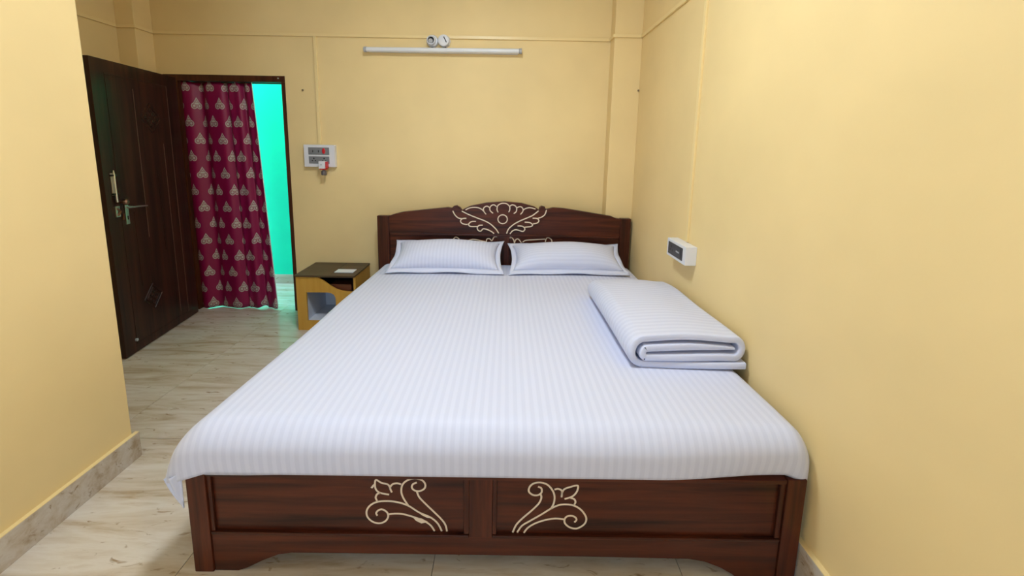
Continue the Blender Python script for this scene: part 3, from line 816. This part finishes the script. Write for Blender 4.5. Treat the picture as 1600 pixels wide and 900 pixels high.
# ================================================================== nightstand
def nightstand():
    x0, x1, y0, y1, zt = -1.580, -1.135, 3.035, 3.385, 0.440
    t = tag(empty('nightstand', ((x0 + x1) / 2, (y0 + y1) / 2, 0)), 'ochre bedside cabinet with dark brown top, between doorway and bed', 'nightstand')
    tp = box((x0 - 0.004, y0 - 0.012, zt - 0.014), (x1 + 0.004, y1, zt), 0.002).build('top_board', M_BTOP, t)
    curve = spline([(-1.428, zt - 0.014), (-1.405, 0.418), (-1.365, 0.390), (-1.315, 0.352), (-1.262, 0.324), (-1.20, 0.312), (x1, 0.310)], 4)
    fp = MB()
    fp.prism([(x0, 0.304), (x0, zt - 0.014)] + curve + [(x1, 0.290), (-1.285, 0.262), (-1.296, 0.285), (-1.315, 0.298), (-1.34, 0.303)], y0, y0 + 0.016)
    fp.prism([(x0, 0.0), (x0, 0.304), (-1.506, 0.304), (-1.506, 0.0)], y0, y0 + 0.016)
    fp.prism([(-1.285, 0.0), (-1.285, 0.262), (x1, 0.290), (x1, 0.0)], y0, y0 + 0.016)
    fp.prism([(-1.506, 0.0), (-1.506, 0.075), (-1.285, 0.075), (-1.285, 0.0)], y0, y0 + 0.016)
    fp.build('front_panel', M_YLAM, t, smooth=False)
    box((x0, y0 + 0.016, 0), (x0 + 0.016, y1, zt - 0.014)).build('side_panel', M_YLAM, t, smooth=False)
    box((x1 - 0.016, y0 + 0.016, 0), (x1, y1, zt - 0.014)).build('side_panel', M_YLAM, t, smooth=False)
    box((x0 + 0.016, y1 - 0.012, 0), (x1 - 0.016, y1, 0.304)).build('back_panel', M_INNER, t, smooth=False)
    lin_ = MB()
    lin_.box((x0 + 0.0165, y0 + 0.017, 0.07), (x0 + 0.070, y1 - 0.0125, 0.30)); lin_.box((x1 - 0.13, y0 + 0.017, 0.07), (x1 - 0.0165, y1 - 0.0125, 0.30)); lin_.box((x0 + 0.07, y0 + 0.017, 0.06), (x1 - 0.13, y1 - 0.0125, 0.075))
    lin_.build('niche_lining', M_INNER, t, smooth=False)['label'] = 'pale bluish white lining of the open niche'
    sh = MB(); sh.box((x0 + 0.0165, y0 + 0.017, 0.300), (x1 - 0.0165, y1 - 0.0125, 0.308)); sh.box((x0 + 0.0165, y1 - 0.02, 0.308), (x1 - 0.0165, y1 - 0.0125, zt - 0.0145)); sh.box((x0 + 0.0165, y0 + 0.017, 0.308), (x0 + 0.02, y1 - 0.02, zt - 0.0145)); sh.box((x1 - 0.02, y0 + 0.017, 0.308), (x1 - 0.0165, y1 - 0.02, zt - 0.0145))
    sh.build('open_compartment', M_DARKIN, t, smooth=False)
    # worn strip let into the top
    box((-1.325, y0 + 0.03, zt - 0.001), (-1.318, y1 - 0.01, zt + 0.0006)).build('top_joint', M_BLACK, tp, smooth=False)
    b = box((-1.335, 3.07, 0.309), (-1.175, 3.17, 0.358), 0.004).build('wooden_box', mat('reddish_brown_wood', (0.13, 0.035, 0.014), 0.35))
    tag(b, 'small reddish brown box in the dark compartment of the bedside cabinet', 'box')
    c = box((-1.312, 3.098, zt + 0.0008), (-1.168, 3.178, zt + 0.0065), 0.0015).build('notepad', M_PAPER)
    tag(c, 'small white notepad lying on the bedside cabinet top', 'notepad')
nightstand()

# ================================================================== fittings on the walls
# tube light
tl = tag(empty('tube_light', (-0.508, D, 2.12)), 'long slim white tube light, unlit, high on the back wall', 'light')
TZ = 2.149
MB().tube([(-1.095, D - 0.045, TZ - .003), (0.080, D - 0.045, TZ + .003)], 0.0185, 16).build('tube', M_TUBE, tl)
box((-1.09, D - 0.030, TZ - 0.016), (0.075, D, TZ + 0.016), 0.003).build('batten', M_WHITE, tl)
for a, b, dz in ((-1.118, -1.095, -.003), (0.080, 0.103, .003)):
    MB().tube([(a, D - 0.045, TZ + dz), (a + 0.003, D - 0.045, TZ + dz), (b, D - 0.045, TZ + dz)], [0.017, 0.021, 0.021], 16).build('end_cap', M_GREYCAP, tl)
# two lamp holders
def holder(x, z, kind, label):
    t = tag(empty('lamp_holder', (x, D, z - 0.045)), label, 'lamp holder', 'lamp holders above the tube light')
    if kind == 0:
        MB().lathe((x, D, z), (0, -1, 0), [(0, .046), (.022, .046), (.030, .040)], 28).build('base', M_WHITE, t)
        MB().lathe((x - 0.004, D - 0.028, z), (-0.03, -1, -0.04), [(0, .036), (.030, .034), (.034, .031), (.034, .026), (.012, .025)], 28).build('shell', M_WHITE, t)
        MB().lathe((x - 0.004, D - 0.040, z), (-0.03, -1, -0.04), [(0, .0255), (.004, .0255)], 24).build('socket_well', M_BLACK, t)
        MB().lathe((x - 0.006, D - 0.044, z - 0.008), (-0.03, -1, -0.04), [(0, .019), (.020, .018), (.024, .014)], 24).build('contact_block', M_GREYCAP, t)
    else:
        MB().lathe((x + 0.003, D, z), (0, -1, 0), [(0, .048), (.016, .048), (.020, .044)], 10).build('base', M_WHITE, t)
        MB().lathe((x, D - 0.018, z - 0.001), (0, -1, 0), [(0, .045), (.020, .045), (.030, .042), (.036, .032), (.038, .004)], 28).build('cap', M_WHITE, t)
        MB().tube([(x + 0.004, D - 0.058, z + 0.022), (x + 0.014, D - 0.0585, z + 0.004), (x + 0.024, D - 0.056, z - 0.018)], .0035, 8).build('slot', M_BLACK, t)
    MB().tube([(x + (0.012 if kind else -0.002), D - 0.012, z - 0.044), (x + (0.014 if kind else 0.0), D - 0.012, z - 0.060)], .006 if kind else .009, 8).build('cable', M_BLACK, t)
holder(-0.592, 2.222, 0, 'round white lamp holder with open black socket, above the tube light')
holder(-0.502, 2.224, 1, 'white ceiling-rose style holder with dark slot, right of its twin')

# cable trunking
def trunk(boxes, label):
    mb = MB()
    for a, b in boxes: mb.box(a, b, 0.002)
    return tag(mb.build('cable_trunking', M_TRUNK, smooth=False), label, 'trunking')
Z0, Z1, T = 2.244, 2.268, 0.013
trunk([((-2.769, D - T, Z0), (0.7965, D, Z1)), ], 'thin yellow trunking running level along the back wall')
trunk([((0.7965 - T, D - 0.1256, Z0), (0.7965, D - T, Z1)), ((0.7965 - T, D - 0.1256 - T, Z0), (XR, D - 0.1256, Z1))], 'short trunking stepping round the pilaster above the headboard')
trunk([((XR - T, YF, Z0), (XR, D - 0.1256 - T, Z1))], 'thin trunking running level high along the right wall')
trunk([((XLL, 3.251 - T, Z0), (-2.769 + T, 3.251, Z1)), ((-2.769, 3.251, Z0), (-2.769 + T, D - T, Z1))], 'trunking stepping round the pilaster above the open door')
trunk([((XLL, YL, Z0), (XLL + T, 3.251 - T, Z1))], 'trunking on the recess wall above the open door')
trunk([((-1.522, D - T, 1.412), (-1.498, D, Z0))], 'upright trunking dropping to the switchboard beside the doorway')
trunk([((XR - 0.012, 2.232, 0.916), (XR, 2.256, Z0)), ((XR - 0.012, 2.232, Z1), (XR, 2.256, ZC))], 'upright trunking dropping to the socket box by the bed')

# switchboard
sb = tag(empty('switchboard', (-1.50, D, 1.235)), 'white switchboard with grey switches on the back wall beside the doorway', 'switchboard')
box((-1.628, D - 0.040, 1.235), (-1.380, D, 1.412), 0.004).build('box', M_WHITE, sb)
fr = D - 0.040
um = box((-1.591, fr - 0.003, 1.333), (-1.424, fr + 0.002, 1.391), 0.0015).build('switch_row', M_GREY, sb)
lm = box((-1.589, fr - 0.003, 1.262), (-1.425, fr + 0.002, 1.320), 0.0015).build('socket_row', M_GREY, sb)
for x in (-1.566, -1.522): box((x - 0.018, fr - 0.006, 1.340), (x + 0.018, fr - 0.002, 1.384), 0.002).build('rocker', M_GREY, um)
for x in (-1.553, -1.507): box((x - 0.004, fr - 0.0075, 1.352), (x + 0.004, fr - 0.005, 1.368), 0.001).build('rocker_mark', M_DGREY, um)
MB().lathe((-1.466, fr - 0.002, 1.363), (0, -1, 0), [(0, .0125), (.005, .0125), (.009, .008)], 20).build('indicator', M_RED, um)
bpy.context.view_layer.update()
ind = [c for c in um.children if c.name.startswith('indicator')][0]
ind.scale = (1.0, 1.0, 1.8)
ind.location.z -= 0.010
for cx_ in (-1.548, -1.466):
    for dx_, dz, r in ((-0.012, -0.004, .005), (0.012, -0.004, .005), (0, 0.014, .006)):
        MB().lathe((cx_ + dx_, fr - 0.0025, 1.290 + dz), (0, -1, 0), [(0, r), (.0012, r)], 12).build('socket_hole', M_BLACK, lm)
# plug-in vaporiser
pv = tag(empty('plug_in_vaporiser', (-1.462, fr, 1.175)), 'small white and red plug-in vaporiser in the switchboard socket', 'vaporiser')
box((-1.494, fr - 0.050, 1.224), (-1.442, fr - 0.004, 1.284), 0.006).build('body', M_WHITE, pv)
box((-1.442, fr - 0.046, 1.226), (-1.431, fr - 0.005, 1.280), 0.004).build('red_side', M_RED, pv)
box((-1.488, fr - 0.047, 1.217), (-1.436, fr - 0.008, 1.224), 0.002).build('collar', M_RED, pv)
MB().lathe((-1.462, fr - 0.027, 1.217), (0, 0, -1), [(0, .012), (.008, .012), (.014, .021), (.040, .022), (.045, .018)], 20).build('bottle', mat('dark_liquid_bottle', (0.12, 0.10, 0.10), 0.2), pv)
MB().lathe((-1.472, fr - 0.050, 1.255), (0, -1, 0), [(0, .004), (.001, .004)], 12).build('mark', M_DGREY, pv)

# socket box on the right wall
rb = tag(empty('socket_box', (XR, 2.24, 0.812)), 'white socket box with dark outlets on the right wall above the blanket', 'socket')
XF = 0.945
box((XF, 2.125, 0.812), (XR, 2.375, 0.912), 0.004).build('box', M_WHITE, rb)
pl = box((XF - 0.003, 2.160, 0.828), (XF + 0.002, 2.350, 0.896), 0.0015).build('outlet_plate', M_DGREY, rb)
box((XF - 0.006, 2.176, 0.838), (XF - 0.002, 2.246, 0.888), 0.002).build('rocker', M_DGREY, pl)
box((XF - 0.008, 2.190, 0.860), (XF - 0.005, 2.232, 0.868), 0.001).build('rocker_mark', M_GREYCAP, pl)
for dy, dz, r in ((-0.016, -0.008, .006), (0.016, -0.008, .006), (0, 0.014, .007)):
    MB().lathe((XF - 0.0025, 2.305 + dy, 0.862 + dz), (-1, 0, 0), [(0, r), (.0012, r)], 12).build('socket_hole', M_BLACK, pl)

# round ceiling lamp, above the foot of the bed and out of the photograph
cl = tag(empty('ceiling_lamp', (-0.26, 1.46, ZC - 0.07)), 'round white ceiling lamp, lit, high over the foot of the bed', 'lamp')
MB().lathe((-0.26, 1.46, ZC), (0, 0, -1), [(0, .25), (.045, .25), (.05, .245)], 48).build('housing', M_WHITE, cl)
em = mat('lamp_diffuser', (0.9, 0.9, 0.9), 0.5)
em.node_tree.nodes['Principled BSDF'].inputs['Emission Color'].default_value = (0.80, 0.91, 1.0, 1)
em.node_tree.nodes['Principled BSDF'].inputs['Emission Strength'].default_value = LAMP
MB().lathe((-0.26, 1.46, ZC - 0.05), (0, 0, -1), [(0, .235), (.010, .230), (.018, .19), (.02, .02)], 48).build('diffuser', em, cl)

# nails
def nail(p, d, label):
    tag(MB().lathe(p, d, [(0, .0035), (.012, .0035), (.0125, .008), (.015, .007)], 10).build('wall_nail', mat('rusty_nail', (0.22, 0.14, 0.07), 0.6)), label, 'nail')
nail((-1.623, D, 1.838), (0, -1, 0), 'small nail in the back wall, right of the doorway top')
nail((0.995, D - 0.1256, 1.860), (0, -1, 0), 'small nail at the edge of the pilaster by the right wall')
